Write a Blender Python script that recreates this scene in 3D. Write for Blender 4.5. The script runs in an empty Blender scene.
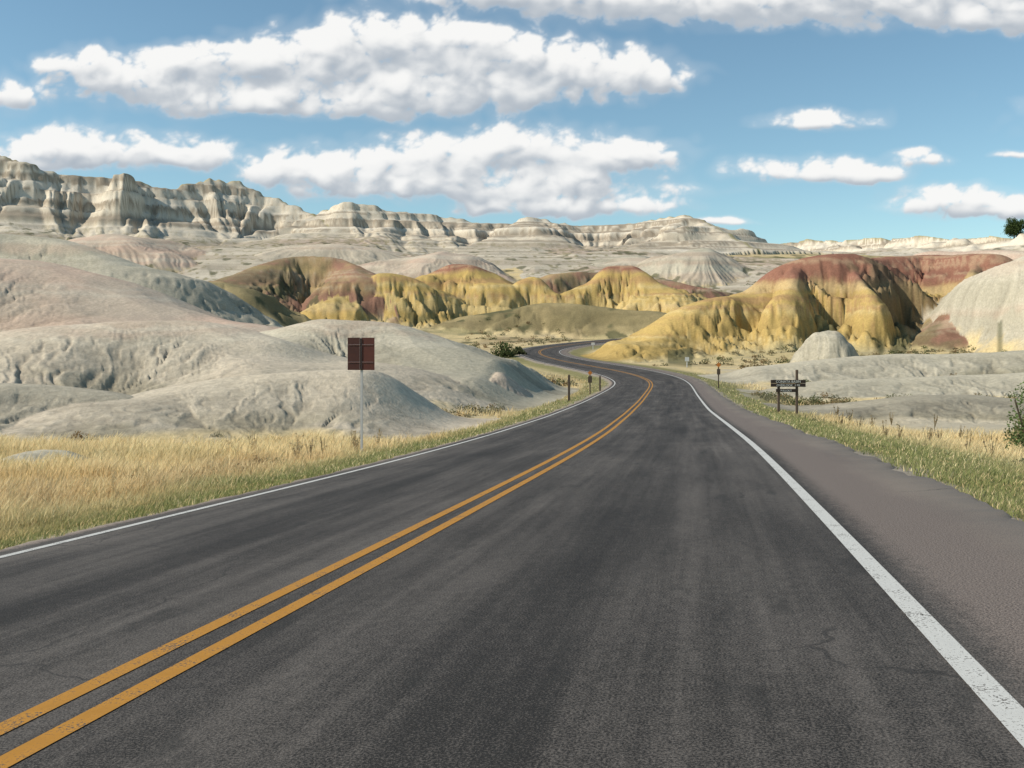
import bpy, bmesh, math, numpy as np
from mathutils import Vector
rng = np.random.default_rng(11)
CAMH = 1.22
scene = bpy.context.scene

# ------------------------------------------------------------ noise
def _hi(ix, iy, seed):
    n = (ix*374761393 + iy*668265263 + seed*1442695041) & 0xffffffff
    n = ((n ^ (n >> 13))*1274126177) & 0xffffffff
    n = ((n ^ (n >> 15))*2246822519) & 0xffffffff
    return ((n ^ (n >> 16)) & 0xffff)
def _h(ix, iy, seed): return _hi(ix, iy, seed)/32767.5-1.0
def _q(t): return t*t*t*(t*(t*6-15)+10)
def vn(x, y, seed=0):
    xf = np.floor(x); yf = np.floor(y)
    ix = xf.astype(np.int64); iy = yf.astype(np.int64)
    fx = _q(x-xf); fy = _q(y-yf)
    a = _h(ix, iy, seed); b = _h(ix+1, iy, seed); c = _h(ix, iy+1, seed); d = _h(ix+1, iy+1, seed)
    return (a+(b-a)*fx)*(1-fy)+(c+(d-c)*fx)*fy
_ga = np.linspace(0, 2*math.pi, 64, endpoint=False); _GX = np.cos(_ga); _GYv = np.sin(_ga)
def gn(x, y, seed=0):
    """gradient noise, about -1..1, no lattice look"""
    xf = np.floor(x); yf = np.floor(y); ix = xf.astype(np.int64); iy = yf.astype(np.int64)
    dx = x-xf; dy = y-yf; fx = _q(dx); fy = _q(dy)
    def g(i, j, a, b):
        k = _hi(i, j, seed) & 63; return _GX[k]*a+_GYv[k]*b
    a = g(ix, iy, dx, dy); b = g(ix+1, iy, dx-1, dy); c = g(ix, iy+1, dx, dy-1); d = g(ix+1, iy+1, dx-1, dy-1)
    return ((a+(b-a)*fx)*(1-fy)+(c+(d-c)*fx)*fy)*1.5
def fbm(x, y, o=4, seed=0, g=0.5, N=None):
    N = N or vn
    s = 0; a = 1; t = 0
    for i in range(o):
        s = s+a*N(x+i*17.3, y-i*9.1, seed+i); t += a; a *= g
        x, y = (x*0.8-y*0.6)*2.03, (x*0.6+y*0.8)*2.03
    return s/t
def ss(a, b, x):
    t = np.clip((x-a)/(b-a), 0, 1); return t*t*(3-2*t)
def lerp(a, b, t):
    return a+(b-a)*t[..., None]

# survey: bearing slope (1/1000), elevation slope (1/1000), distance -> world
def survey(u, v, d):
    return ((u-512)/1000*d, d, CAMH+(350-v)/1000*d)

# ------------------------------------------------------------ road centreline
RC = np.array([(-8.43,-30,.94,.06),(-4.61,-10,.2,.06),(-2.7,0,-.16,.06),(-.79,10,-.53,.06),(1.05,20,-.9,.06),
 (2.75,30,-1.25,.055),(4.35,40,-1.55,.05),(5.95,50,-1.8,.045),(9.2,70,-2.1,.04),(13.9,100,-2.25,.04),
 (15.4,116,-2.1,.045),(14.9,131,-1.75,.05),(12.0,147,-1.2,.05),(8.0,163,-.5,.03),(5.3,180,.4,.0),
 (6.0,197,1.3,-.03),(10.5,213,2.1,-.03),(18.5,229,3.0,-.03),(30,245,4.0,-.02),(44,259,4.8,0),(62,270,5.4,0),(95,282,6.5,0)])
def catmull(P, n=16):
    out = []
    Q = np.vstack([2*P[0]-P[1], P, 2*P[-1]-P[-2]])
    for i in range(1, len(Q)-2):
        a, b, c, d = Q[i-1], Q[i], Q[i+1], Q[i+2]
        for k in range(n):
            t = k/n
            out.append(.5*((2*b)+(-a+c)*t+(2*a-5*b+4*c-d)*t*t+(-a+3*b-3*c+d)*t**3))
    out.append(Q[-2]); return np.array(out)
RL = catmull(RC, 20)
T = np.gradient(RL[:, :3], axis=0)
ds = np.hypot(T[:, 0], T[:, 1]); TH = T[:, :2]/ds[:, None]; RG = T[:, 2]/ds
RN = np.stack([TH[:, 1], -TH[:, 0]], 1)      # to the right
RS = np.concatenate([[0], np.cumsum(np.hypot(*(np.diff(RL[:, :2], axis=0).T)))])
RW = 5.25   # half width of the surfaced strip on the right (lane + gravel shoulder)

def road_q(x, y):
    off = np.full(x.shape, 99.0); zr = np.zeros(x.shape)
    m = np.where((y > -45) & (y < 310) & (x > -50) & (x < 120))[0]
    for k in range(0, len(m), 40000):
        j = m[k:k+40000]
        dx = x[j, None]-RL[None, :, 0]; dy = y[j, None]-RL[None, :, 1]
        i = np.argmin(dx*dx+dy*dy, axis=1)
        ex = x[j]-RL[i, 0]; ey = y[j]-RL[i, 1]
        o = ex*RN[i, 0]+ey*RN[i, 1]; t = ex*TH[i, 0]+ey*TH[i, 1]
        dist = np.hypot(ex, ey)
        o = np.sign(o+1e-9)*np.where(np.abs(t) > 3, dist, np.maximum(np.abs(o), dist*.92))
        off[j] = o; zr[j] = RL[i, 2]+RG[i]*np.clip(t, -3, 3)+RL[i, 3]*np.clip(o, -8, 8)
    return off, zr

GY = [-500, -40, 0, 10, 20, 35, 45, 100, 130, 160, 190, 230, 270, 330, 400, 500, 600, 800, 5000]
GZ = [1.5, .3, -.75, -1.05, -1.5, -2.3, -2.6, -2.7, -1.8, -.8, .7, 2.6, 4.4, 9.5, 21, 46, 56, 66, 66]

GREY, PINK, YEL, RED, GRASSY, DGREY, BEIGE = range(7)
# long eroded ridges: crest line (bearing, elevation, distance), half width m, soil, gully strength, gully spacing m
MASS = [
 ([(145,402,46),(170,390,47),(215,380,48),(260,374,49),(310,370,50),(360,369,50),(405,374,50),(440,385,49),(478,406,48)], 9.5, BEIGE, .13, .9),
 ([(-260,372,46),(-100,380,46),(0,384,46),(60,386,46),(105,392,46),(138,402,46)], 8, DGREY, .24, 1.0),
 ([(-200,360,70),(-80,345,72),(0,336,73),(60,326,74),(130,320,75),(195,325,75),(250,340,73),(305,364,70)], 17, BEIGE, .11, 1.2),
 ([(240,342,88),(290,326,92),(345,320,94),(400,325,94),(450,341,90),(500,360,84),(540,378,80)], 20, GREY, .20, 1.5),
 ([(-350,235,125),(-180,248,125),(-60,258,128),(40,262,130),(105,280,128),(155,304,122),(188,324,112)], 34, PINK, .10, 1.8),
 ([(-200,232,195),(-60,237,195),(20,241,195),(70,250,195),(125,270,190)], 36, GREY, .18, 3.2),
 ([(120,298,250),(160,285,265),(210,283,280),(235,288,280)], 30, GRASSY, .4, 6),
 ([(160,300,285),(200,286,300),(228,284,310),(262,270,330),(295,263,345),(325,264,345),(350,270,345),(368,283,330)], 32, RED, .62, 5),
 ([(345,298,318),(368,284,322),(388,279,322),(412,281,325),(434,294,330)], 27, YEL, .58, 4.5),
 ([(428,280,350),(447,268,355),(470,265,352),(490,270,348),(505,284,340)], 30, YEL, .60, 4.5),
 ([(508,288,338),(522,277,338),(535,275,338),(548,282,336),(562,296,334)], 22, YEL, .62, 4),
 ([(545,276,380),(580,274,385),(600,276,385)], 30, RED, .5, 6),
 ([(588,288,334),(602,272,336),(622,269,336),(642,271,334),(655,283,328),(668,298,318)], 23, YEL, .74, 4),
 ([(650,284,350),(675,288,345),(700,296,340)], 22, RED, .5, 5),
 ([(480,312,305),(540,303,300),(600,308,292),(655,314,285),(700,324,275)], 22, GRASSY, .25, 8),
 # large yellow formation to the right of the road
 ([(636,342,178),(665,320,184),(700,303,188),(738,298,194),(755,296,198)], 18, YEL, .72, 3.2),
 ([(752,297,200),(775,280,200),(803,266,202),(835,262,206),(868,262,212),(900,262,220),(945,260,222),(985,261,210)], 27, YEL, .90, 3.8),
 ([(800,268,201),(790,283,192),(782,302,182)], 9, YEL, .65, 2.6),
 ([(848,264,204),(858,280,193),(868,305,180)], 9, YEL, .65, 2.6),
 ([(985,261,210),(977,283,197),(968,310,186),(960,336,176)], 11, RED, .5, 3.5),
 ([(940,258,235),(1000,259,225),(1060,262,215),(1200,258,210)], 34, PINK, .3, 5),
 # bare clay flats and low mounds right of the road
 ([(770,366,118),(830,360,118),(900,355,118),(980,356,115),(1100,350,112)], 13, GREY, .30, 1.8),
 ([(850,380,86),(920,376,86),(1000,374,84),(1100,370,82)], 11, GREY, .34, 1.5),
 ([(835,408,60),(880,397,60),(950,394,60),(1020,398,58),(1100,396,56)], 8.5, DGREY, .34, 1.1),
]
# free-standing mounds (bearing, elevation, distance, half-width 1/1000, depth m, p, q, soil, gully, K)
HILLS = [
 (512,364,78, 44, 7,2.0,1.2,PINK,.12,4.3),
 (700,254,450, 72,44,1.9,1.3,GREY,.12,6.3),
 (640,262,470, 60,40,1.8,1.3,GREY,.14,5.3),
 (110,238,480,120,46,1.8,1.3,PINK,.12,5.3),
 (330,246,500,110,46,1.8,1.2,BEIGE,.14,5.3),
 (430,256,440,100,40,1.8,1.2,PINK,.14,5.3),
 (1088,259,163,132,42,1.8,1.25,GREY,.08,6.4),
 (830,333,140, 36, 6,2.3,1.1,GREY,.08,5.4),
 (35,450,27.5,50,1.6,2.0,1.1,GREY,.06,3.3),
 (1300,260,190,180,50,1.7,1.2,YEL,.2,6.3),(1350,330,110,170,30,1.8,1.2,GREY,.14,6.3),
 (-450,330,80,200,22,1.8,1.2,BEIGE,.12,6.3),
]
COL = {GREY:((.48,.43,.325),(.40,.36,.27)), PINK:((.53,.395,.30),(.47,.385,.295)), YEL:((.51,.355,.125),(.43,.305,.115)),
       RED:((.29,.160,.110),(.38,.27,.14)), GRASSY:((.34,.27,.14),(.24,.195,.10)), DGREY:((.42,.37,.28),(.32,.285,.215)),
       BEIGE:((.56,.475,.36),(.48,.415,.315))}
def poly_world(L):
    return np.array([survey(*p) for p in L])
MW = [poly_world(catmull(np.array(m[0], float), 6)) for m in MASS]
R1 = poly_world([(-900,200,560),(-500,150,580),(-150,158,600),(-60,150,600),(0,154,600),(30,163,600),(60,175,610),(120,179,620),(170,187,630),(210,180,650),(240,183,660),(270,196,660),(310,212,650),(340,236,610)])
R2 = poly_world([(240,232,700),(300,224,690),(345,202,640),(400,211,650),(440,217,660),(515,224,660),(527,217,650),(580,225,670),(640,222,660),(683,214,640),(702,220,630),(735,238,600),(765,254,570),(800,268,540)])
PE = np.array([(600,245,900),(760,243,800),(850,240,700),(950,238.5,600),(1024,237,530),(1200,236,480),(1800,236,470),(3000,236,470)])

def polydist(x, y, R):
    best = np.full(x.shape, 1e9); sa = np.zeros(x.shape); s0 = 0
    zw = np.zeros(x.shape); ww = np.zeros(x.shape)
    for i in range(len(R)-1):
        a = R[i]; b = R[i+1]; dx, dy = b[0]-a[0], b[1]-a[1]; L = math.hypot(dx, dy)
        t = np.clip(((x-a[0])*dx+(y-a[1])*dy)/(L*L), 0, 1)
        d = np.hypot(x-a[0]-t*dx, y-a[1]-t*dy)
        wt = L/(d*d+1.0)**2.5
        zw += wt*(a[2]+(b[2]-a[2])*t); ww += wt
        m = d < best
        best = np.where(m, d, best); sa = np.where(m, s0+t*L, sa); s0 += L
    return best, zw/ww, sa
def ridge(x, y, R, G, seed, A):
    best, zc, sa = polydist(x, y, R)
    wob = 5*gn(x/30, y/30, seed+9)
    n0 = gn(sa/60, best/80, seed+8)
    n1 = np.abs(gn((sa+wob)/26+best*.004, best/110, seed)); n2 = np.abs(gn((sa+wob)/12, best/50, seed+1)); n3 = np.abs(gn((sa+wob)/5.5, best/22, seed+2)); n4 = gn(sa/2.6, best/9, seed+12)
    w = ss(0, 26, best)
    dd = best+A*(n0*16+n1*-42+11+n2*-20+5+n3*-7+2+n4*.6)*w+1.0*gn(x/6, y/6, seed+5)
    dd = np.maximum(dd, 0)
    zc = zc+A*(1.4*gn(sa/12, sa*0, seed+3)+.8*gn(sa/5, sa*0, seed+4)+1.8*gn(sa/30, sa*0, seed+6))
    fr = np.interp(dd, [0,3,9,16,23,29,42,64,95,130,175], [0,.03,.20,.27,.46,.52,.63,.76,.88,.95,1.0])
    rel = np.maximum(zc-G, 0)
    return G+rel*(1-fr), fr, rel
PX = [0,.12,.3,.5,.7,.85,1.0]; PF = [1,.975,.83,.56,.27,.10,0]

def terrain(x, y, color=True):
    off, zr = road_q(x, y); ao = np.abs(off)
    G = np.interp(y, GY, GZ)
    far = ss(60, 300, y)
    G = G+.25*fbm(x/9, y/9, 3, 3)*ss(8, 30, ao)+far*3.0*fbm(x/60, y/60, 4, 5)*ss(10, 40, ao)
    G = G+far*1.2*(1-np.abs(vn(x/22, y/22, 15)))*ss(14, 50, ao)*ss(240,330,y)
    G = G+ss(60,150,y)*ss(25,80,x)*1.5*(1-ss(260,400,y))
    Gb = G.copy()
    h = G.copy(); typ = np.full(x.shape, -1); f = np.zeros(x.shape); gul = np.zeros(x.shape)
    hm = ss(6.5, 13, ao)
    for k, (pts, W, ty, ga, L) in enumerate(MASS):
        R = MW[k]
        m = np.where((x > R[:,0].min()-1.7*W) & (x < R[:,0].max()+1.7*W) & (y > R[:,1].min()-1.7*W) & (y < R[:,1].max()+1.7*W))[0]
        if len(m) == 0: continue
        xm = x[m]+W*.22*fbm(x[m]/W*1.1+k*5.3, y[m]/W*1.1, 3, 300+k); ym = y[m]+W*.22*fbm(x[m]/W*1.1-k*3.3, y[m]/W*1.1, 3, 340+k)
        best, zc, sa = polydist(xm, ym, R)
        r = best/W
        wob = .9*fbm(x[m]/(2.4*L), y[m]/(2.4*L), 3, 380+k, .5, gn)
        a1 = np.abs(gn(sa/(L*1.9)+wob, r*1.2+k+.37, 400+k))*1.5; a2 = np.abs(gn(sa/(L*.85)+wob*2, r*2.0+k+.41, 440+k))*1.5; a3 = np.abs(gn(sa/(L*.38)+wob*4, r*4, 480+k))*1.5
        a0 = np.abs(gn(sa/(L*4.5)+wob*.5, r*.8+.3, 500+k))*1.5
        a0, a1, a2, a3 = [np.clip(q_, 0, 1) for q_ in (a0, a1, a2, a3)]
        g = ((1-a0)**3*.6+(1-a1)**3*.8+(1-a2)**3*.5+(1-a3)**2*.28)
        env = ss(.05, .40, r)
        lump = .08 if ty in (YEL, RED, GRASSY) else .04
        rr = r*(1+ga*.36*(g*env-.6*env))+lump*fbm(xm/W*2.2, ym/W*2.2, 3, 520+k)*env
        pr = np.interp(rr, PX, PF)
        g0 = np.interp(y[m], GY, GZ)
        Hh = np.maximum(zc-g0, 0)
        hh = Gb[m]+(Hh*pr-Hh*ga*.13*g*env*np.clip(1-r, 0, 1))*hm[m]
        up = (hh > h[m]+.02) & (pr > .001)
        mm = m[up]; h[mm] = hh[up]; typ[mm] = ty; f[mm] = pr[up]; gul[mm] = (g*env)[up]
    for k, (u, vt, d, rxp, ry, p, q, ty, ga, K) in enumerate(HILLS):
        cx, cy, zt = survey(u, vt, d); rx = rxp/1000*d; cy = cy+ry*.25
        m = np.where((np.abs(x-cx) < 1.6*rx) & (np.abs(y-cy) < 1.6*ry))[0]
        if len(m) == 0: continue
        X = (x[m]-cx)/rx; Y = (y[m]-cy)/ry
        X2 = X+.26*fbm(X*1.6+k*3.1, Y*1.6, 3, 40+k); Y2 = Y+.26*fbm(X*1.6-k*2.7, Y*1.6, 3, 80+k)
        r = np.hypot(X2, Y2); c = X2/(r+1e-6); s = Y2/(r+1e-6)
        n1 = np.abs(gn(c*K+r*.8, s*K+r*.5+k+.3, 5+k)); n2 = np.abs(gn(c*K*2.6+r*1.5, s*K*2.6-r+k+.3, 9+k))
        n3 = np.abs(gn(c*K*6, s*K*6+r*2, 13+k))
        env = ss(.08, .5, r)
        g = ((1-n1)**3*.7+(1-n2)**3*.5+(1-n3)**2*.3)*env
        rr = r*(1+ga*.6*(g-.5*env))
        pr = np.clip(1-np.clip(rr, 0, 1)**p, 0, 1)**q
        g0 = np.interp(d, GY, GZ)
        Hh = zt-g0
        hh = Gb[m]+(Hh*pr*(1+.05*fbm(X*3, Y*3, 3, k))-Hh*ga*.2*g*np.clip(1-r,0,1))*hm[m]
        up = hh > h[m]+.02
        mm = m[up]; h[mm] = hh[up]; typ[mm] = ty; f[mm] = pr[up]; gul[mm] = g[up]
    # cliffs
    fr = np.ones(x.shape); rel = np.zeros(x.shape); cl = np.zeros(x.shape, bool)
    m = np.where((y > 380) & (y < 900))[0]
    if len(m):
        for R, sd, A in ((R1, 201, .85), (R2, 231, .68)):
            hh, ff, rl = ridge(x[m], y[m], R, Gb[m], sd, A)
            up = (hh > h[m]) & (rl > 3) & (ff < .999)
            mm = m[up]; h[mm] = hh[up]; fr[mm] = ff[up]; rel[mm] = rl[up]; cl[mm] = True
        b = 512+1000*x[m]/y[m]
        e = np.interp(b, PE[:, 0], PE[:, 2]); ev = np.interp(b, PE[:, 0], PE[:, 1])
        ze = CAMH+(350-ev)/1000*e
        dd = (e-y[m])-16*np.abs(fbm(x[m]/28, y[m]/28, 4, 77))*2+6+3*vn(x[m]/5, y[m]/5, 78)
        ff = np.interp(dd, [0,4,12,20,34,70,130], [0,.22,.36,.55,.68,.86,1])
        rl = np.maximum(ze-Gb[m], 0)*ss(640, 760, b)
        hh = Gb[m]+rl*(1-ff)
        up = (hh > h[m]) & (rl > 3) & (ff < .999)
        mm = m[up]; h[mm] = hh[up]; fr[mm] = ff[up]; rel[mm] = rl[up]; cl[mm] = True
    tz = h+1.0*fbm(x/50, y/50, 2, 91)
    cw = cl*(1-ss(.60, .92, fr))
    h = h-cw*.70*np.sin(tz*2*math.pi/6.0)*6.0/(2*math.pi)-cw*.45*np.sin(tz*2*math.pi/2.3)*2.3/(2*math.pi)
    m = y > 900
    h[m] = 60
    h = np.where((y > 40) | (ao > 20), h+.035*fbm(x/1.3, y/1.3, 3, 7)*(typ >= 0), h)
    # road bench
    side = np.where(off > 0, np.maximum(off-RW, 0), np.maximum(-off-4.2, 0))
    tgt = zr-.05-.10*np.minimum(side, 5)+.03*fbm(x/1.1, y/1.1, 3, 8)*np.clip(side, 0, 1)
    w = ss(4.5, 13, np.where(off > 0, ao-(RW-4.9), ao))
    h = tgt*(1-w)+h*w
    if not color: return h, off, typ
    # ---------------- colours
    N = len(x); c = np.zeros((N, 3))
    a = fbm(x/14, y/14, 4, 31); b = fbm(x/2.3, y/2.3, 4, 33); w2 = fbm(x/45, y/45, 4, 35)
    straw = np.array((.58,.455,.245)); grn = np.array((.175,.175,.075)); dirt = np.array((.38,.32,.23)); brn = np.array((.27,.20,.115))
    clay = np.array((.46,.405,.305))
    c[:] = straw
    c = lerp(c, dirt, ss(.0, .5, b)*.5)
    c = lerp(c, brn, ss(.05, .5, a)*.7*ss(35, 90, np.hypot(x, y)))
    c = lerp(c, grn, ss(-.1, .45, w2+.3*b)*(.12+.45*far))
    c = lerp(c, clay, ss(10, 15, off)*ss(40, 52, y)*(1-ss(135, 150, y))*ss(-.30, .05, a+.3*b)*.9)
    vw = np.where(off > 0, 1.4, 0.)
    verge = 1-ss(1.4+vw*.5, 4.0+vw, side+.8*b)
    c = lerp(c, grn*.9, verge*.8)
    c = lerp(c, np.array((.29,.25,.20)), (1-ss(.1, .8, side+.5*b)))
    zz = h+1.0*a+.4*b
    band = fbm(zz/1.1, x*0, 3, 55); bandw = fbm(zz/4.0, x/90, 2, 57)
    thin = ss(.10, .32, fbm(zz/.9+3, x/120, 2, 59))
    for ty, (c1, c2) in COL.items():
        m = typ == ty
        if not m.any(): continue
        hc = lerp(np.tile(c1, (m.sum(), 1)), np.array(c2), ss(-.4, .5, a[m]+.35*b[m]))
        if ty == YEL:
            near = y[m] < 240
            hz = np.where(near, ss(14.0, 15.6, h[m]+1.3*a[m]+.5*b[m]), ss(26.8, 28.8, h[m]+1.5*a[m]+.5*b[m]))
            hc = lerp(hc, np.array((.24,.105,.082)), hz*ss(.50,.74,f[m]+.10*a[m])*.90)
            hc = lerp(hc, np.array((.45,.32,.20)), hz*thin[m]*.5)
            hc = lerp(hc, np.array((.32,.165,.105)), thin[m]*(1-hz)*ss(.3,.55,f[m])*.45)
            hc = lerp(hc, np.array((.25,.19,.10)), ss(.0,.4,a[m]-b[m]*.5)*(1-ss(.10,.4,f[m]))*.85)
            hc = lerp(hc, np.array((.60,.48,.25)), ss(.1,.5,-band[m])*(1-hz)*.45)
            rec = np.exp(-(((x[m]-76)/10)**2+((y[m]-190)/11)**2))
            hc = lerp(hc, np.array((.17,.125,.075)), ss(.3,.55,rec+.3*b[m])*.75)  # brown shrub patch in the recess, with its shade painted into the colour
        elif ty == RED:
            hc = lerp(hc, np.array((.46,.33,.16)), ss(.0,.35,bandw[m]+.3*a[m])*.85)
            hc = lerp(hc, np.array((.46,.37,.25)), ss(.1,.45,band[m])*.5)
            hc = lerp(hc, np.array((.17,.15,.08)), ss(.0,.4,w2[m]+.5*b[m])*.6)
        elif ty in (GREY, BEIGE, PINK, DGREY):
            hc = lerp(hc, np.array((.53,.38,.285)), ss(.0,.4,bandw[m]+.2*b[m])*.42)
            hc = lerp(hc, np.array((.61,.545,.425)), ss(.1,.5,-band[m])*.40)
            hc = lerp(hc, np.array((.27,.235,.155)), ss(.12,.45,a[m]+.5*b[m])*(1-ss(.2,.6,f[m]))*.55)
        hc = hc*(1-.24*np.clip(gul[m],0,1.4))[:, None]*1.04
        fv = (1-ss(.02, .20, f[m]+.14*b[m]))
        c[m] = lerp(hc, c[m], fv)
    m = cl
    if m.any():
        fm = fr[m]; z = tz[m]
        s1 = fbm(z/1.5, z*0+x[m]/260, 3, 61); s2 = fbm(z/.7, x[m]/50, 2, 63)
        cc = np.tile((.56,.485,.375), (m.sum(), 1))
        cc = lerp(cc, np.array((.47,.41,.315)), ss(.55,.8,fm)*.8)
        cc = lerp(cc, np.array((.29,.235,.175)), ss(.02,.22,s1)*(.85-.40*ss(.5,.9,fm)))
        cc = lerp(cc, np.array((.68,.61,.50)), ss(.1,.40,-s1+.5*s2)*(.6-.3*ss(.5,.9,fm)))
        cc = lerp(cc, np.array((.48,.35,.27)), ss(.65,.85,fm)*ss(-.1,.3,w2[m])*.6)
        cc = lerp(cc, np.array((.23,.20,.11)), ss(.05,.35,b[m]+.5*w2[m])*ss(.55,.85,fm)*.75)
        cc = lerp(cc, np.array((.32,.28,.15)), (1-ss(0,.02,fm))*.9)
        c[m] = cc
    q = np.clip(70/np.maximum(y,60),.3,1)
    sp = fbm(x/1.7*q, y/1.7*q, 2, 71)
    sh = ss(.34,.48,sp+.25*w2)*((typ == -1)|(typ == GRASSY)|((typ == RED)&(f<.8))|(f < .3))*ss(90,170,y)*(y<560)*(~cl|(fr>.6))*ss(10,16,ao)
    c = lerp(c, np.array((.085,.088,.045)), sh*.75)
    return h, off, typ, c, f

# ------------------------------------------------------------ mesh helpers
def mk_mesh(name, V, F, col=None, uv=None, smooth=True, mats=(), mi=None):
    me = bpy.data.meshes.new(name)
    V = np.ascontiguousarray(V, dtype=np.float32); F = np.ascontiguousarray(F, dtype=np.int32)
    k = F.shape[1]
    me.vertices.add(len(V)); me.vertices.foreach_set('co', V.ravel())
    me.loops.add(F.size); me.loops.foreach_set('vertex_index', F.ravel())
    me.polygons.add(len(F)); me.polygons.foreach_set('loop_start', np.arange(0, F.size, k, dtype=np.int32))
    try: me.polygons.foreach_set('loop_total', np.full(len(F), k, dtype=np.int32))
    except Exception: pass
    me.polygons.foreach_set('use_smooth', np.full(len(F), smooth, dtype=bool))
    if mi is not None: me.polygons.foreach_set('material_index', np.asarray(mi, dtype=np.int32))
    me.update(calc_edges=True)
    if col is not None:
        if col.shape[1] == 3: col = np.hstack([col, np.ones((len(col), 1))])
        at = me.color_attributes.new('Col', 'FLOAT_COLOR', 'POINT')
        at.data.foreach_set('color', col.astype(np.float32).ravel())
    if uv is not None:
        ul = me.uv_layers.new(name='UVMap'); ul.data.foreach_set('uv', uv[F.ravel()].astype(np.float32).ravel())
    for m in mats: me.materials.append(m)
    ob = bpy.data.objects.new(name, me); scene.collection.objects.link(ob); return ob

class NT:
    def __init__(s, nt): s.nt = nt; s.N = nt.nodes; s.L = nt.links
    def n(s, t, **kw):
        x = s.N.new(t)
        for k, v in kw.items(): setattr(x, k, v)
        return x
    def inp(s, node, i, v):
        if hasattr(v, 'is_output'): s.L.new(v, node.inputs[i])
        else: node.inputs[i].default_value = v
    def m(s, op, a, b=0., c=None, clamp=False):
        x = s.n('ShaderNodeMath', operation=op, use_clamp=clamp); s.inp(x, 0, a); s.inp(x, 1, b)
        if c is not None: s.inp(x, 2, c)
        return x.outputs[0]
    def noise(s, vec, scale, detail=4, rough=.55, dim='3D'):
        x = s.n('ShaderNodeTexNoise', noise_dimensions=dim); s.L.new(vec, x.inputs['Vector'])
        x.inputs['Scale'].default_value = scale; x.inputs['Detail'].default_value = detail; x.inputs['Roughness'].default_value = rough
        return x.outputs['Fac']
    def sstep(s, v, a, b, o0=0., o1=1.):
        x = s.n('ShaderNodeMapRange', interpolation_type='SMOOTHSTEP'); s.inp(x, 0, v)
        for i, k in ((1, a), (2, b), (3, o0), (4, o1)): x.inputs[i].default_value = k
        return x.outputs[0]
    def mix(s, f, a, b, bt='MIX'):
        x = s.n('ShaderNodeMix', data_type='RGBA', blend_type=bt); s.inp(x, 0, f)
        for i, v in ((6, a), (7, b)):
            if hasattr(v, 'is_output'): s.L.new(v, x.inputs[i])
            else: x.inputs[i].default_value = (*v, 1) if len(v) == 3 else v
        return x.outputs[2]
def new_mat(name, rough=.9, spec=.2):
    m = bpy.data.materials.new(name); m.use_nodes = True
    t = NT(m.node_tree); b = t.N['Principled BSDF']; b.inputs['Roughness'].default_value = rough
    b.inputs['Specular IOR Level'].default_value = spec
    return m, t, b
def simple(name, c, rough=.7, scale=12, var=.25, metal=0, spec=.3):
    m, t, b = new_mat(name, rough, spec)
    g = t.n('ShaderNodeNewGeometry').outputs['Position']
    f = t.noise(g, scale, 3)
    t.L.new(t.mix(f, tuple(x*(1-var) for x in c), tuple(min(1, x*(1+var)) for x in c)), b.inputs['Base Color'])
    b.inputs['Metallic'].default_value = metal
    return m

# ------------------------------------------------------------ terrain
rr = np.concatenate([np.geomspace(1.2, 30, 130, endpoint=False), np.geomspace(30, 420, 680, endpoint=False),
                     np.geomspace(420, 900, 330, endpoint=False), np.geomspace(900, 6000, 12)])
aa = np.concatenate([np.linspace(-180, -60, 50, endpoint=False), np.linspace(-60, -29, 60, endpoint=False),
                     np.linspace(-29, 29, 980, endpoint=False), np.linspace(29, 60, 60, endpoint=False), np.linspace(60, 180, 50, endpoint=False)])
aa = np.radians(aa)
Rg, Ag = np.meshgrid(rr, aa, indexing='ij')
X = (Rg*np.sin(Ag)).ravel(); Y = (Rg*np.cos(Ag)).ravel()
h, off, typ, c, f = terrain(X, Y)
nr, na = len(rr), len(aa)
I = np.arange(nr*na).reshape(nr, na)
Jn = np.roll(I, -1, axis=1)
F = np.stack([I[:-1], Jn[:-1], Jn[1:], I[1:]], -1).reshape(-1, 4)[:, ::-1]
mt, t, b = new_mat('badlands_earth', .95, .05)
at = t.n('ShaderNodeAttribute', attribute_name='Col').outputs['Color']
pos = t.n('ShaderNodeNewGeometry').outputs['Position']
nA = t.noise(pos, 2.6, 5, .72)
v1 = t.m('ADD', t.m('MULTIPLY', t.m('SUBTRACT', nA, .5), 1.1), 1.0)
vv = t.n('ShaderNodeVectorMath', operation='SCALE'); t.L.new(at, vv.inputs[0]); t.L.new(v1, vv.inputs['Scale'])
t.L.new(vv.outputs[0], b.inputs['Base Color'])
bp = t.n('ShaderNodeBump'); bp.inputs['Strength'].default_value = .55; bp.inputs['Distance'].default_value = .14
t.L.new(nA, bp.inputs['Height']); t.L.new(bp.outputs[0], b.inputs['Normal'])
mk_mesh('terrain', np.stack([X, Y, h], 1), F, col=c, mats=[mt])

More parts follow.
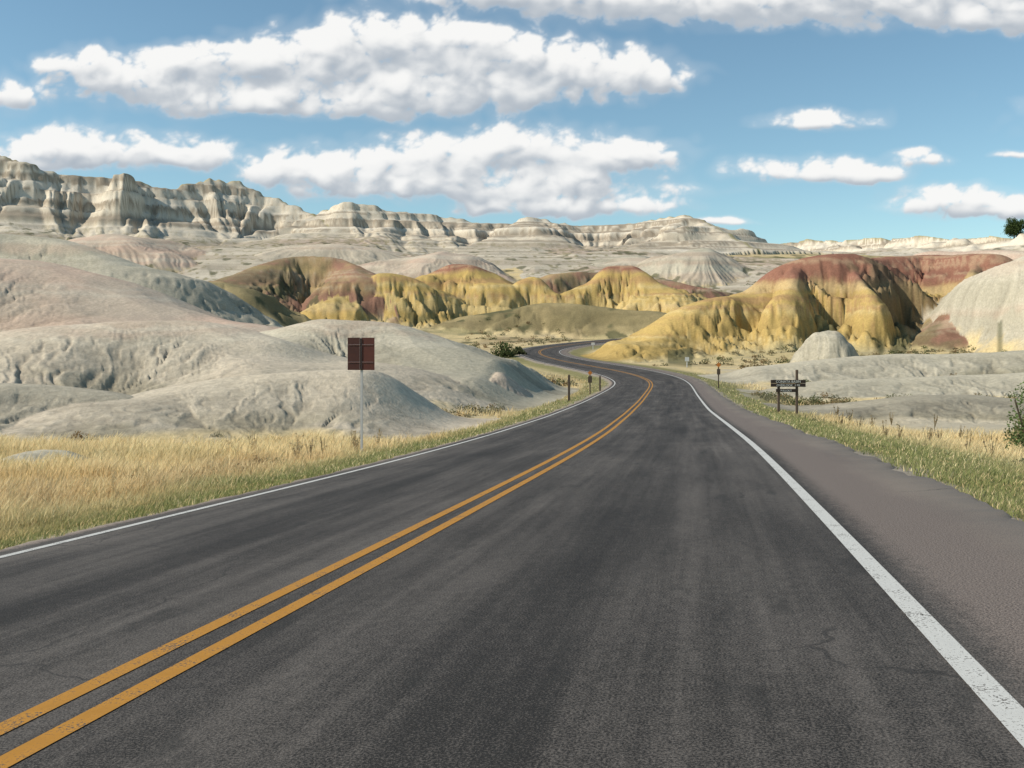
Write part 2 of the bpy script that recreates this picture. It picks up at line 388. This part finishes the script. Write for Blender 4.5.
# ------------------------------------------------------------ road
offs = np.array([-4.25,-4.15,-3,-2,-1,0,1,2,3,4,4.6,RW,RW+.1])
def strip(name, offs, dz, mat, parent=None, edgejit=0., s0=0, s1=None):
    idx = np.arange(len(RL))[s0:s1]
    P = RL[idx]; n = len(idx); k = len(offs)
    O = np.tile(offs, (n, 1)).astype(float)
    if edgejit:
        j = fbm(RS[idx]/.6, RS[idx]*0, 4, 5)*edgejit
        O[:, 0] += j; O[:, 1] += j; j2 = fbm(RS[idx]/.6, RS[idx]*0+9, 4, 6)*edgejit*1.4; O[:, -1] += j2; O[:, -2] += j2
    x = P[:, 0, None]+RN[idx, 0, None]*O; y = P[:, 1, None]+RN[idx, 1, None]*O
    z = P[:, 2, None]+P[:, 3, None]*O+dz
    if edgejit: z[:, 0] -= .08; z[:, -1] -= .08
    V = np.stack([x, y, z], -1).reshape(-1, 3)
    I = np.arange(n*k).reshape(n, k)
    F = np.stack([I[:-1, :-1], I[:-1, 1:], I[1:, 1:], I[1:, :-1]], -1).reshape(-1, 4)
    uv = np.stack([O, np.tile(RS[idx][:, None], (1, k))], -1).reshape(-1, 2)
    ob = mk_mesh(name, V, F, uv=uv, mats=[mat])
    if parent: ob.parent = parent
    return ob
def refine(n=6):
    global RL, TH, RG, RN, RS
    k = np.arange(len(RL)); kk = np.linspace(0, len(RL)-1, (len(RL)-1)*n+1)
    RL = np.stack([np.interp(kk, k, RL[:, i]) for i in range(4)], 1)
    RN_ = np.stack([np.interp(kk, k, RN[:, i]) for i in range(2)], 1); RN = RN_/np.hypot(RN_[:, 0], RN_[:, 1])[:, None]
    RS = np.concatenate([[0], np.cumsum(np.hypot(*(np.diff(RL[:, :2], axis=0).T)))])
_save = (RL, TH, RG, RN, RS)
refine(5)

ma, t, b = new_mat('asphalt', .85, .3)
uvn = t.n('ShaderNodeUVMap').outputs[0]
sep = t.n('ShaderNodeSeparateXYZ'); t.L.new(uvn, sep.inputs[0]); lu, lv = sep.outputs[0], sep.outputs[1]
st = t.n('ShaderNodeMapping'); st.inputs['Scale'].default_value = (1, .030, 1); t.L.new(uvn, st.inputs[0])
st2 = t.n('ShaderNodeMapping'); st2.inputs['Scale'].default_value = (1, .30, 1); t.L.new(uvn, st2.inputs[0])
streak = t.noise(st.outputs[0], 3.0, 6, .66, '2D')
agg = t.noise(uvn, 85, 2, .85, '2D'); mid = t.noise(uvn, 11, 5, .8, '2D'); big = t.noise(st2.outputs[0], .8, 5, .62, '2D')
k = t.m('ADD', t.m('MULTIPLY', t.sstep(agg, .32, .72), .092), .006)
k = t.m('ADD', k, t.m('MULTIPLY', t.m('SUBTRACT', mid, .5), .085))
k = t.m('ADD', k, t.m('MULTIPLY', t.m('SUBTRACT', streak, .5), .12))
k = t.m('ADD', k, t.m('MULTIPLY', t.m('SUBTRACT', big, .5), .095))
def gauss(x, c, w):
    q = t.m('DIVIDE', t.m('SUBTRACT', x, c), w); return t.m('POWER', 2.718, t.m('MULTIPLY', t.m('MULTIPLY', q, q), -1.0))
al = t.m('ABSOLUTE', lu)
for cc, ww, am in ((1.9,.30,-.012),(1.05,.30,.006),(2.75,.32,.006),(3.5,.3,.012),(.2,.35,.012)):
    k = t.m('ADD', k, t.m('MULTIPLY', gauss(al, cc, ww), am))
k = t.m('MAXIMUM', k, .012)
comb = t.n('ShaderNodeCombineColor')
t.L.new(t.m('MULTIPLY', k, 1.15), comb.inputs[0]); t.L.new(k, comb.inputs[1]); t.L.new(t.m('MULTIPLY', k, .87), comb.inputs[2])
stn = t.sstep(t.noise(st2.outputs[0], 2.3, 4, .6, '2D'), .62, .72)
cmul = t.mix(t.m('MULTIPLY', stn, .45), comb.outputs[0], (.018,.017,.015))
shn = t.m('ADD', lu, t.m('MULTIPLY', t.m('SUBTRACT', mid, .5), .35))
sh = t.sstep(shn, 3.8, 4.1); shl = t.sstep(shn, -3.95, -4.1)
shc = t.mix(t.sstep(agg, .3, .70), (.066,.052,.044), (.28,.225,.19))
colr = t.mix(t.m('MULTIPLY', t.m('MAXIMUM', sh, shl), .88), cmul, shc)
dust = t.m('MAXIMUM', t.sstep(t.m('ADD', shn, t.m('MULTIPLY', t.m('SUBTRACT', big, .5), .9)), 4.4, 5.2), t.sstep(shn, -4.05, -4.2))
colr = t.mix(t.m('MULTIPLY', dust, .65), colr, t.mix(agg, (.20,.16,.125), (.36,.30,.23)))
vc = t.n('ShaderNodeTexVoronoi', feature='DISTANCE_TO_EDGE', voronoi_dimensions='2D'); vc.inputs['Scale'].default_value = .30
wv = t.n('ShaderNodeVectorMath', operation='MULTIPLY_ADD'); nz = t.n('ShaderNodeTexNoise', noise_dimensions='2D'); nz.inputs['Scale'].default_value = 1.5; nz.inputs['Detail'].default_value = 4; t.L.new(uvn, nz.inputs['Vector'])
t.L.new(nz.outputs['Color'], wv.inputs[0]); wv.inputs[1].default_value = (.7,.7,0); t.L.new(uvn, wv.inputs[2]); t.L.new(wv.outputs[0], vc.inputs['Vector'])
crk = t.m('MULTIPLY', t.sstep(vc.outputs['Distance'], .006, .002), t.sstep(big, .50, .60))
colr = t.mix(t.m('MULTIPLY', crk, .55), colr, (.014,.013,.012))
t.L.new(colr, b.inputs['Base Color'])
bp = t.n('ShaderNodeBump'); bp.inputs['Strength'].default_value = .6; bp.inputs['Distance'].default_value = .006
t.L.new(agg, bp.inputs['Height']); t.L.new(bp.outputs[0], b.inputs['Normal'])

def paint(name, col, wear):
    m, t, b = new_mat(name, .75, .2)
    uvn = t.n('ShaderNodeUVMap').outputs[0]
    n1 = t.noise(uvn, 60, 3, .8, '2D'); n2 = t.noise(uvn, 5, 4, .6, '2D')
    w = t.sstep(t.m('ADD', n1, t.m('MULTIPLY', t.m('SUBTRACT', n2, .5), .55)), wear, wear+.12)
    c = t.mix(n2, tuple(x*.72 for x in col), tuple(x*1.08 for x in col))
    t.L.new(t.mix(w, c, (.08,.07,.06)), b.inputs['Base Color']); return m
mw = paint('white_road_paint', (.58,.57,.53), .575); my = paint('yellow_road_paint', (.46,.215,.032), .57)
road = strip('road', offs, 0, ma, edgejit=.16)
strip('centre_line_left', np.array([-.20,-.085]), .004, my, road)
strip('centre_line_right', np.array([.085,.20]), .004, my, road)
strip('edge_line_right', np.array([3.68,3.80]), .004, mw, road)
strip('edge_line_left', np.array([-3.80,-3.69]), .004, mw, road)
RL, TH, RG, RN, RS = _save

# ------------------------------------------------------------ grass
def grass():
    n = 820000
    d = np.exp(rng.uniform(math.log(5), math.log(130), n))
    bb = rng.uniform(-.60, .60, n); x = bb*d; y = d
    h, off, typ, c, f = terrain(x, y)
    side = np.where(off > 0, off-(RW+.05), -off-4.25)
    dens = fbm(x/1.5, y/1.5, 3, 101)
    bare = (off > 11) & (y > 44) & (fbm(x/8, y/8, 3, 107) > -.25)
    keep = (side > .05) & ((typ < 0) | (f < .04)) & ~bare & (rng.random(n) < .55+.8*dens+.3*(side < 3)) & (rng.random(n) < np.where(d > 60, .6, 1))
    keep &= (rng.random(n) < np.clip(.10+side/.8+.4*dens, 0, 1))
    x, y, h, side, d, off = x[keep], y[keep], h[keep], side[keep], d[keep], off[keep]
    n = len(x)
    clump = fbm(x/3, y/3, 3, 103); fine = fbm(x/.5, y/.5, 2, 105)
    vw = np.where(off > 0, 1.2, 0)
    vg = 1-ss(1.2+vw*.5, 4.0+vw, side+1.2*clump)
    hgt = (.11*vg+.37*(1-vg))*(.45+.8*rng.random(n))*(1+.5*fine)
    hgt *= 1-.4*ss(.0,.5,clump)
    wid = .0010*np.maximum(d, 3.5)**.75*(.6+.8*rng.random(n))
    ang = rng.uniform(0, 2*math.pi, n); lean = hgt*(.15+.6*rng.random(n)); la = rng.normal(.6, 1.3, n)
    dx, dy = np.cos(ang)*wid, np.sin(ang)*wid; lx, ly = np.cos(la)*lean, np.sin(la)*lean
    z0 = h-.02
    V = np.stack([np.stack([x-dx, y-dy, z0], 1), np.stack([x+dx, y+dy, z0], 1),
                  np.stack([x+dx*.7+lx*.35, y+dy*.7+ly*.35, z0+hgt*.6], 1), np.stack([x-dx*.7+lx*.35, y-dy*.7+ly*.35, z0+hgt*.6], 1),
                  np.stack([x+lx+dx*.15, y+ly+dy*.15, z0+hgt], 1), np.stack([x+lx-dx*.15, y+ly-dy*.15, z0+hgt], 1)], 1).reshape(-1, 3)
    b0 = np.arange(n)*6
    F = np.concatenate([np.stack([b0, b0+1, b0+2, b0+3], 1), np.stack([b0+3, b0+2, b0+4, b0+5], 1)])
    straw = np.array((.86,.70,.41)); straw2 = np.array((.68,.51,.26)); gr = np.array((.19,.225,.075)); ol = np.array((.36,.32,.15))
    c = lerp(np.tile(straw, (n, 1)), straw2, np.clip(rng.random(n)*.5+.7*ss(0,.5,clump), 0, 1))
    patch = ss(.08,.4,fbm(x/5,y/9,3,109))*(side > 3)
    c = lerp(c, np.array((.38,.25,.14)), patch*.38*(rng.random(n) < .7))
    g = np.clip(vg*.97+.2*ss(.15,.5,fbm(x/6,y/6,3,119)), 0, 1)*(rng.random(n) < .83)
    c = lerp(c, gr, g*.9); c = lerp(c, ol, (rng.random(n) < .10)*.6)
    c = np.clip(c*(.8+.4*rng.random(n))[:, None], 0, .88)
    C = np.repeat(c, 6, axis=0)
    m, t, b = new_mat('grass_blades', .8, .1)
    at = t.n('ShaderNodeAttribute', attribute_name='Col').outputs['Color']
    t.L.new(at, b.inputs['Base Color'])
    tr = t.n('ShaderNodeBsdfTranslucent'); t.L.new(at, tr.inputs[0]); mx = t.n('ShaderNodeMixShader'); mx.inputs[0].default_value = .4
    t.L.new(b.outputs[0], mx.inputs[1]); t.L.new(tr.outputs[0], mx.inputs[2]); t.L.new(mx.outputs[0], t.N['Material Output'].inputs[0])
    mk_mesh('grass', V, F, col=C, smooth=False, mats=[m]); return m
gm = grass()

# ------------------------------------------------------------ shrubs (leaf clusters)
def leaves(cx, cy, cz, rad, hgt, n, size, col):
    a = rng.uniform(0, 2*math.pi, n); r = np.sqrt(rng.random(n)); zz = rng.random(n)
    lob = 1+.35*np.sin(a*3+rng.random()*6)+.2*np.sin(a*5+rng.random()*6)
    rx = r*rad*lob*np.sqrt(np.clip(1-zz**2*.85, 0, 1))
    p = np.stack([cx+rx*np.cos(a), cy+rx*np.sin(a), cz+zz*hgt*(.8+.3*np.sin(a*4))], 1)
    u = rng.normal(size=(n, 3)); u /= np.linalg.norm(u, axis=1)[:, None]
    w = np.cross(u, rng.normal(size=(n, 3))); w /= np.linalg.norm(w, axis=1)[:, None]
    u *= size; w *= size*.6
    V = np.stack([p-u, p+w, p+u, p-w], 1).reshape(-1, 3)
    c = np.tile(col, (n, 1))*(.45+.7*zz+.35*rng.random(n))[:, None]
    return V, np.repeat(c, 4, 0)
def build_shrubs():
    VV = []; CC = []
    n = 15000
    d = np.exp(rng.uniform(math.log(18), math.log(430), n)); bb = rng.uniform(-.62, .62, n)
    x = bb*d; y = d; h, off, typ, c, f = terrain(x, y)
    cl = fbm(x/(5+d*.06), y/(5+d*.06), 3, 131)
    ok = (np.abs(off) > 8.5) & ((typ < 0) | ((typ == GRASSY) & (f < .6)) | ((typ == DGREY) & (f < .5) & (rng.random(n) < .5)) | (f < .12)) & (cl > .0+.14*(d < 60))
    ok &= ~((d < 45) & (rng.random(n) < .7))
    for i in np.where(ok)[0][:3800]:
        s = rng.uniform(.22, .6)*(1+d[i]/330)
        if d[i] < 60: s *= .6
        col = [(.12,.125,.06),(.19,.18,.11),(.22,.15,.075),(.09,.11,.04),(.26,.21,.11)][rng.integers(0, 5)]
        nn = int(np.clip(8000/d[i], 34, 220))
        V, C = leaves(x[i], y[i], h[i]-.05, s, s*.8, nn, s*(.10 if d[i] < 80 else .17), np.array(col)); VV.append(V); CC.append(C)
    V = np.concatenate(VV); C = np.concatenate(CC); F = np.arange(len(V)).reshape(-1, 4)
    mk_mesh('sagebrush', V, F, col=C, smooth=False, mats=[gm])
build_shrubs()
def th(x, y):
    return float(terrain(np.array([x]), np.array([y]), False)[0][0])
def shrub(name, x, y, r, hg, n, size, col):
    z = th(x, y)-.05
    V, C = leaves(0, 0, 0, r, hg, n, size, np.array(col))
    SV = []
    for k in range(9):
        a = rng.uniform(0, 6.28); e = np.array([math.cos(a)*r*.7, math.sin(a)*r*.7, hg*rng.uniform(.5, .9)]); q = .025*hg
        s = np.array([-math.sin(a), math.cos(a), 0])*q
        SV += [-s, s, e+s*.3, e-s*.3]
    V = np.vstack([V, SV]); C = np.vstack([C, np.tile((.09,.07,.05), (len(SV), 1))])
    ob = mk_mesh(name, V, np.arange(len(V)).reshape(-1, 4), col=C, smooth=False, mats=[gm]); ob.location = (x, y, z)
shrub('green_bush', -1.5, 176, 2.1, 2.6, 900, .22, (.09,.115,.045))
shrub('green_bush', 1.2, 181, 1.3, 1.4, 600, .2, (.11,.12,.055))
shrub('roadside_shrub', 15.1, 29, .8, 2.1, 1700, .05, (.12,.17,.06))
shrub('roadside_shrub', 17.6, 34, .8, 1.2, 1200, .06, (.22,.20,.10))

def weeds(name, pts, hg):
    VV = []; CC = []
    for (x, y) in pts:
        z = th(x, y)-.03
        for k in range(9):
            a = rng.uniform(0, 6.28); H = hg*rng.uniform(.5, 1.1); l = H*rng.uniform(.05, .3); w = .003+.0002*y
            e = np.array([x+math.cos(a)*l, y+math.sin(a)*l, z+H]); s = np.array([w, 0, 0]); p = np.array([x, y, z])
            cc = np.array((.50,.39,.23))*rng.uniform(.6, 1.1)
            VV += [p-s, p+s, e+s*.5, e-s*.5]; CC += [cc]*4
            for q in range(5):
                m = p+(e-p)*rng.uniform(.5, 1); g = rng.normal(size=3)*w*2.2; g2 = rng.normal(size=3)*w*1.5
                VV += [m-g, m+g2, m+g, m-g2]; CC += [cc*.8]*4
    mk_mesh(name, np.array(VV), np.arange(len(VV)).reshape(-1, 4), col=np.array(CC), smooth=False, mats=[gm])
def beside(offm, dist):      # point at an offset right of the road centre line
    i = int(np.argmin(np.abs(RL[:, 1]-dist))); return RL[i, 0]+RN[i, 0]*offm, RL[i, 1]+RN[i, 1]*offm
weeds('dry_weeds', [beside(9.2+abs(rng.normal())*2.4, 28+1.8*i+rng.normal()*2) for i in range(16)], .7)
weeds('dry_weeds', [beside(-7.8-abs(rng.normal())*1.6, 30+rng.normal()*3.5) for i in range(9)], .75)

# ------------------------------------------------------------ boxes joined -> object
def solid(name, parts, mats, loc=(0, 0, 0), rz=0.):
    bm = bmesh.new()
    for p in parts:
        (cx, cy, cz), (sx, sy, sz), mi = p[:3]
        rx = p[3] if len(p) > 3 else 0
        vs = bmesh.ops.create_cube(bm, size=1)['verts']
        cr, sr = math.cos(rx), math.sin(rx)
        for v in vs:
            X_, Z_ = v.co.x*sx, v.co.z*sz
            v.co = Vector((X_*cr-Z_*sr+cx, v.co.y*sy+cy, X_*sr+Z_*cr+cz))
        for f_ in {f for v in vs for f in v.link_faces}: f_.material_index = mi
        if min(sx, sy, sz) > .015:
            bmesh.ops.bevel(bm, geom=list({e for v in vs for e in v.link_edges}), offset=min(sx, sy, sz)*.12, segments=1, affect='EDGES')
    me = bpy.data.meshes.new(name); bm.to_mesh(me); bm.free()
    for m in mats: me.materials.append(m)
    ob = bpy.data.objects.new(name, me); scene.collection.objects.link(ob); ob.location = loc; ob.rotation_euler = (0, 0, rz); return ob
steel = simple('galvanised_steel', (.42,.42,.41), .5, 20, .12, .0)
brown = simple('brown_sign_back', (.055,.018,.013), .55, 5, .3)
brown2 = simple('brown_sign_edge', (.025,.010,.008), .5, 5, .2)
brown3 = simple('brown_sign_back_light', (.090,.026,.018), .5, 5, .3)
wood = simple('weathered_wood', (.10,.072,.05), .85, 30, .4)
wdark = simple('brown_wood_board', (.035,.024,.018), .7, 25, .3)
white = simple('white_lettering', (.6,.6,.56), .6, 10, .1)
orange = simple('orange_reflector', (.60,.20,.04), .5, 10, .15)
whitep = simple('white_sign_panel', (.6,.6,.58), .5, 10, .08)
x, y, _ = survey(361.5, 448, 31.5); z = th(x, y)
S = CAMH+(350-337)/1000*31.5-z
solid('traffic_sign', [((-.022,0,S/2-.2),(.014,.05,S+.1),0),((.037,0,S/2-.2),(.014,.05,S+.1),0),((.0075,-.022,S/2-.2),(.073,.008,S+.1),0),
   ((-.225,-.050,S-.53),(.415,.012,1.02),1),((.22,-.050,S-.53),(.425,.012,1.02),2),
   ((0,-.062,S-.25),(.80,.02,.03),2),((0,-.062,S-.80),(.80,.02,.03),2),((-.006,-.068,S-.53),(.06,.02,.98),3)], [steel, brown, brown3, brown2], (x, y, z), -.12)
x, y, _ = survey(788, 418, 50); z = th(x, y)
bz = CAMH-.0333*50-z
ov = solid('wooden_park_sign', [((-.45,.06,bz/2-.1),(.12,.12,bz+.25),0),((.45,.06,(bz+.6)/2-.1),(.12,.12,bz+.95),0),
   ((0,-.03,bz+.09),(1.72,.06,.17),1),((0,-.03,bz-.09),(1.72,.06,.17),1),((-.1,-.03,bz-.36),(1.0,.05,.16),1)], [wood, wdark], (x, y, z), -.05)
for k, (s, zz, sz) in enumerate((('CONATA BASIN', bz+.03, .17), ('OVERLOOK  1 MI', bz-.15, .15), ('PULLOUT', bz-.41, .13))):
    cu = bpy.data.curves.new('lettering_%d' % k, 'FONT'); cu.body = s; cu.size = sz; cu.align_x = 'CENTER'; cu.extrude = .004
    to = bpy.data.objects.new('lettering_%d' % k, cu); scene.collection.objects.link(to); cu.materials.append(white)
    to.parent = ov; to.location = (0 if k < 2 else -.1, -.066, zz); to.rotation_euler = (math.radians(90), 0, 0)
def post(name, u, v, d, hh, w, mats, extra):
    x, y, _ = survey(u, v, d); z = th(x, y)
    solid(name, [((0,0,hh/2-.1),(w,w*.7,hh+.2),0)]+extra(hh), mats, (x, y, z), 0)
post('object_marker', 718.5, 386, 88, 2.3, .10, [wood, orange], lambda H: [((0,-.06,H-.25),(.32,.02,.32),1,.785),((0,-.06,H-.85),(.3,.02,.5),0)])
post('object_marker', 590, 390, 84, 2.0, .10, [wood, orange], lambda H: [((0,-.06,H-.2),(.28,.02,.28),1,.785),((0,-.06,H-.75),(.34,.02,.55),0)])
post('wooden_post', 569, 398, 72, 1.9, .17, [wood, wood], lambda H: [((0,0,H+.02),(.12,.09,.06),1)])
post('wooden_post', 600, 388, 90, 1.3, .15, [wood, wood], lambda H: [((0,0,H+.02),(.12,.09,.06),1)])
post('delineator_post', 687, 365, 145, 1.5, .12, [whitep, whitep], lambda H: [((0,-.06,H-.3),(.6,.03,.6),1)])
post('delineator_post', 593, 345, 205, 1.5, .12, [whitep, whitep], lambda H: [((0,-.06,H-.3),(.7,.03,.5),1)])
fv = []
for k in range(16):
    u = 905+k*6.5; e = np.interp(u, PE[:, 0], PE[:, 2])+22; x, y, _ = survey(u, 238, e); fv.append((x, y, th(x, y)))
bm = bmesh.new()
def bar(bm, a, b, w):
    a = Vector(a); b = Vector(b); dd = b-a; r = bmesh.ops.create_cube(bm, size=1)
    q = dd.to_track_quat('Z', 'Y')
    for v in r['verts']:
        v.co = q @ Vector((v.co.x*w, v.co.y*w, v.co.z*dd.length))+(a+b)/2
for i, p in enumerate(fv):
    bar(bm, (p[0], p[1], p[2]-.2), (p[0], p[1], p[2]+1.8), .25)
    if i:
        q = fv[i-1]
        for zz in (.9, 1.6): bar(bm, (p[0], p[1], p[2]+zz), (q[0], q[1], q[2]+zz), .15)
me = bpy.data.meshes.new('rail_fence'); bm.to_mesh(me); bm.free(); me.materials.append(wood)
scene.collection.objects.link(bpy.data.objects.new('rail_fence', me))

# ------------------------------------------------------------ tree on the plateau
def tree(name, x, y, H):
    z = th(x, y)-.3; bm = bmesh.new(); tips = []
    def limb(a, b, r0, r1):
        dd = b-a; q = dd.to_track_quat('Z', 'Y'); r = bmesh.ops.create_cone(bm, cap_ends=True, segments=8, radius1=r0, radius2=r1, depth=dd.length)
        for v in r['verts']: v.co = q @ v.co+(a+b)/2
    top = Vector((.3, 0, H*.6)); limb(Vector((0,0,0)), top, H*.035, H*.018)
    for k in range(14):
        a = k*2.4; s = Vector((.15, 0, H*(.22+.33*k/14))); L = H*rng.uniform(.2, .33)
        e = s+Vector((math.cos(a)*L, math.sin(a)*L, L*rng.uniform(.5, 1.3))); limb(s, e, H*.012, H*.004); tips.append(e); tips.append((s+e)/2+Vector((0,0,.4)))
    tips.append(top+Vector((0,0,H*.25)))
    me = bpy.data.meshes.new('trunk'); bm.to_mesh(me); bm.free(); me.materials.append(wood)
    root = bpy.data.objects.new(name, None); scene.collection.objects.link(root); root.location = (x, y, z)
    tr = bpy.data.objects.new('trunk', me); scene.collection.objects.link(tr); tr.parent = root
    VV = []; CC = []
    for tp in tips:
        n = 260; p = np.array(tp)+rng.normal(size=(n, 3))*H*.06
        u = rng.normal(size=(n, 3))*H*.016; w = rng.normal(size=(n, 3))*H*.012
        VV.append(np.stack([p-u, p+w, p+u, p-w], 1).reshape(-1, 3)); CC.append(np.repeat(np.array((.09,.13,.045))*rng.uniform(.6, 1.3, (n, 1)), 4, 0))
    V = np.concatenate(VV); ob = mk_mesh('crown', V, np.arange(len(V)).reshape(-1, 4), col=np.concatenate(CC), smooth=False, mats=[gm]); ob.parent = root
x, y, _ = survey(1014, 238, 560); tree('deciduous_tree', x, y, 14)

# ------------------------------------------------------------ light + sky
S = Vector((-.82, -.16, .62)).normalized()
sun = bpy.data.lights.new('sun', 'SUN'); sun.energy = 5.0; sun.angle = math.radians(.5); sun.color = (1, .93, .815)
so = bpy.data.objects.new('sun', sun); scene.collection.objects.link(so); so.rotation_euler = S.to_track_quat('Z', 'Y').to_euler()
w = bpy.data.worlds.new('World'); scene.world = w; w.use_nodes = True
t = NT(w.node_tree); bg = t.N['Background']
sky = t.n('ShaderNodeTexSky', sky_type='NISHITA'); sky.sun_disc = False
sky.sun_elevation = math.asin(S.z); sky.sun_rotation = math.atan2(S.x, S.y); sky.altitude = 800; sky.dust_density = .4; sky.ozone_density = 1.0
skc = t.mix(1.0, sky.outputs[0], (1.0, 1.17, 1.08), 'MULTIPLY')
t.L.new(skc, bg.inputs[0]); bg.inputs[1].default_value = .120

# clouds: a cloud layer carried by a far dome patch (real geometry 9 km away)
CL = [ # bearing, elevation, rx, up, down
 (800,2,310,18,24),(990,16,90,16,15),(540,-8,150,14,12),(640,0,120,14,16),(900,-30,300,30,30),
 (85,64,50,20,14),(150,84,80,28,18),(210,62,70,18,16),(290,64,110,30,24),(400,42,110,32,34),(500,56,100,28,28),(590,74,95,24,16),(440,92,180,26,15),(235,104,90,18,11),(380,106,110,18,12),(645,82,42,13,10),
 (8,96,36,14,11),(90,152,95,26,13),(185,158,48,20,12),(40,162,70,14,12),
 (305,174,75,28,12),(420,162,75,28,20),(525,152,92,30,22),(625,156,58,22,16),(470,188,195,28,14),(570,208,110,18,9),
 (812,124,62,14,7),(815,174,74,18,9),(860,178,40,9,6),(920,160,32,9,7),(950,208,60,22,10),(1005,210,40,18,9),(1030,152,28,6,4),(725,222,24,5,4),
 (1180,120,140,30,20),(-150,100,150,40,30),(1300,60,160,40,25),(-300,170,160,40,25),(-700,80,260,60,30),(1700,100,220,50,30),(300,-120,260,50,30),(900,-180,240,50,30)]
def field(px, py):
    wx = 16*fbm(px/70, py/50, 3, 601, .5, gn); wy = 7*fbm(px/60, py/45, 3, 611, .5, gn)
    qx, qy = px+wx, py+wy
    E = np.full(px.shape, 0.0); Bs = np.zeros(px.shape); Ws = np.full(px.shape, 1e-6)
    for (u, v, rx, up, dn) in CL:
        a = (qx-(u-512))/rx; b = qy-(350-v); bq = np.where(b > 0, b/up, -b/dn)
        e = np.exp(np.clip(2.2*(1-(a*a+bq*bq)), -20, 5)); E += e
        Bs += e*np.clip(np.where(b > 0, b/up, b/dn), -1.5, 1.5); Ws += e
    E = np.log(E+.02)/2.2
    E = np.clip(E, -2, .9)
    bil = 0; sm = 0
    cx_, cy_ = px+wx*.6, (py+wy*.6)/.75
    for k, (L, am) in enumerate(((52,.62),(26,.40),(13,.20),(6.5,.11),(3.2,.05))):
        an = .6+k*1.1; ca, sa_ = math.cos(an), math.sin(an)
        n_ = 1-np.abs(gn((cx_*ca-cy_*sa_)/L+k*7.7, (cx_*sa_+cy_*ca)/L-k*3.3, 620+k))*2.2
        bil = bil-am*(n_-.45)
        if k < 2: sm = bil
    det = .45*fbm(px/34, py/20, 6, 640, .55, gn)
    return E+.85*bil+det, E+.7*sm+.30*det, Bs/Ws
uu = np.concatenate([np.arange(-1400, -60, 10), np.arange(-60, 1085, 1.1), np.arange(1085, 2400, 10)])-512.
vy = np.concatenate([np.arange(60, 360, 1.1), np.arange(360, 1000, 12)])
PXg, PYg = np.meshgrid(uu, vy, indexing='xy'); px = PXg.ravel(); py = PYg.ravel()
D0, S0, B0 = field(px, py); D1, S1, B1 = field(px-4, py+5); D2, S2, B2 = field(px-8, py+18)
alpha = ss(-.10, .75, D0)
alpha = np.clip(alpha+.16*ss(-.9, .1, S0), 0, 1)*.98
lit = .22*(D0-D1)+.55*(S0-S2)-.10*np.maximum(S0, 0)
sh = ss(-.85, .25, lit)
under = 1-ss(-.75, .45, B0+.35*fbm(px/40, py/22, 4, 660, .5, gn)+.5*lit)
sh = sh*(1-.78*under)
ccol = lerp(np.tile((.42,.475,.54), (len(px), 1)), np.array((.95,.945,.93)), sh)
ccol = lerp(ccol, np.array((.72,.78,.84)), (1-ss(.1, .6, D0))*.5)
dirs = np.stack([px/1000, np.ones(len(px)), py/1000], 1); dirs /= np.linalg.norm(dirs, axis=1)[:, None]
V = dirs*9000
ny_, nx_ = PXg.shape; I = np.arange(nx_*ny_).reshape(ny_, nx_)
F = np.stack([I[:-1, :-1], I[:-1, 1:], I[1:, 1:], I[1:, :-1]], -1).reshape(-1, 4)
mk_, t, b = new_mat('cloud_layer')
t.N.remove(b)
at = t.n('ShaderNodeAttribute', attribute_name='Col')
em = t.n('ShaderNodeEmission'); t.L.new(at.outputs['Color'], em.inputs[0]); em.inputs[1].default_value = 1.0
tp = t.n('ShaderNodeBsdfTransparent'); mx = t.n('ShaderNodeMixShader'); t.L.new(at.outputs['Alpha'], mx.inputs[0]); t.L.new(tp.outputs[0], mx.inputs[1]); t.L.new(em.outputs[0], mx.inputs[2])
t.L.new(mx.outputs[0], t.N['Material Output'].inputs[0])
try: mk_.cycles.emission_sampling = 'NONE'
except Exception as e: print(e)
mk_mesh('sky', V, F, col=np.hstack([ccol, alpha[:, None]]), mats=[mk_])

# ------------------------------------------------------------ camera
cam = bpy.data.cameras.new('camera'); co = bpy.data.objects.new('camera', cam); scene.collection.objects.link(co); scene.camera = co
cam.sensor_width = 36; cam.lens = 1000/1024*36; cam.clip_end = 14000; cam.clip_start = .1
cam.shift_y = -34/1024
co.location = (0, 0, CAMH); co.rotation_euler = (math.radians(90), 0, 0)
scene.view_settings.view_transform = 'Standard'; scene.view_settings.look = 'None'; scene.view_settings.exposure = 0
print('verts', len(X))
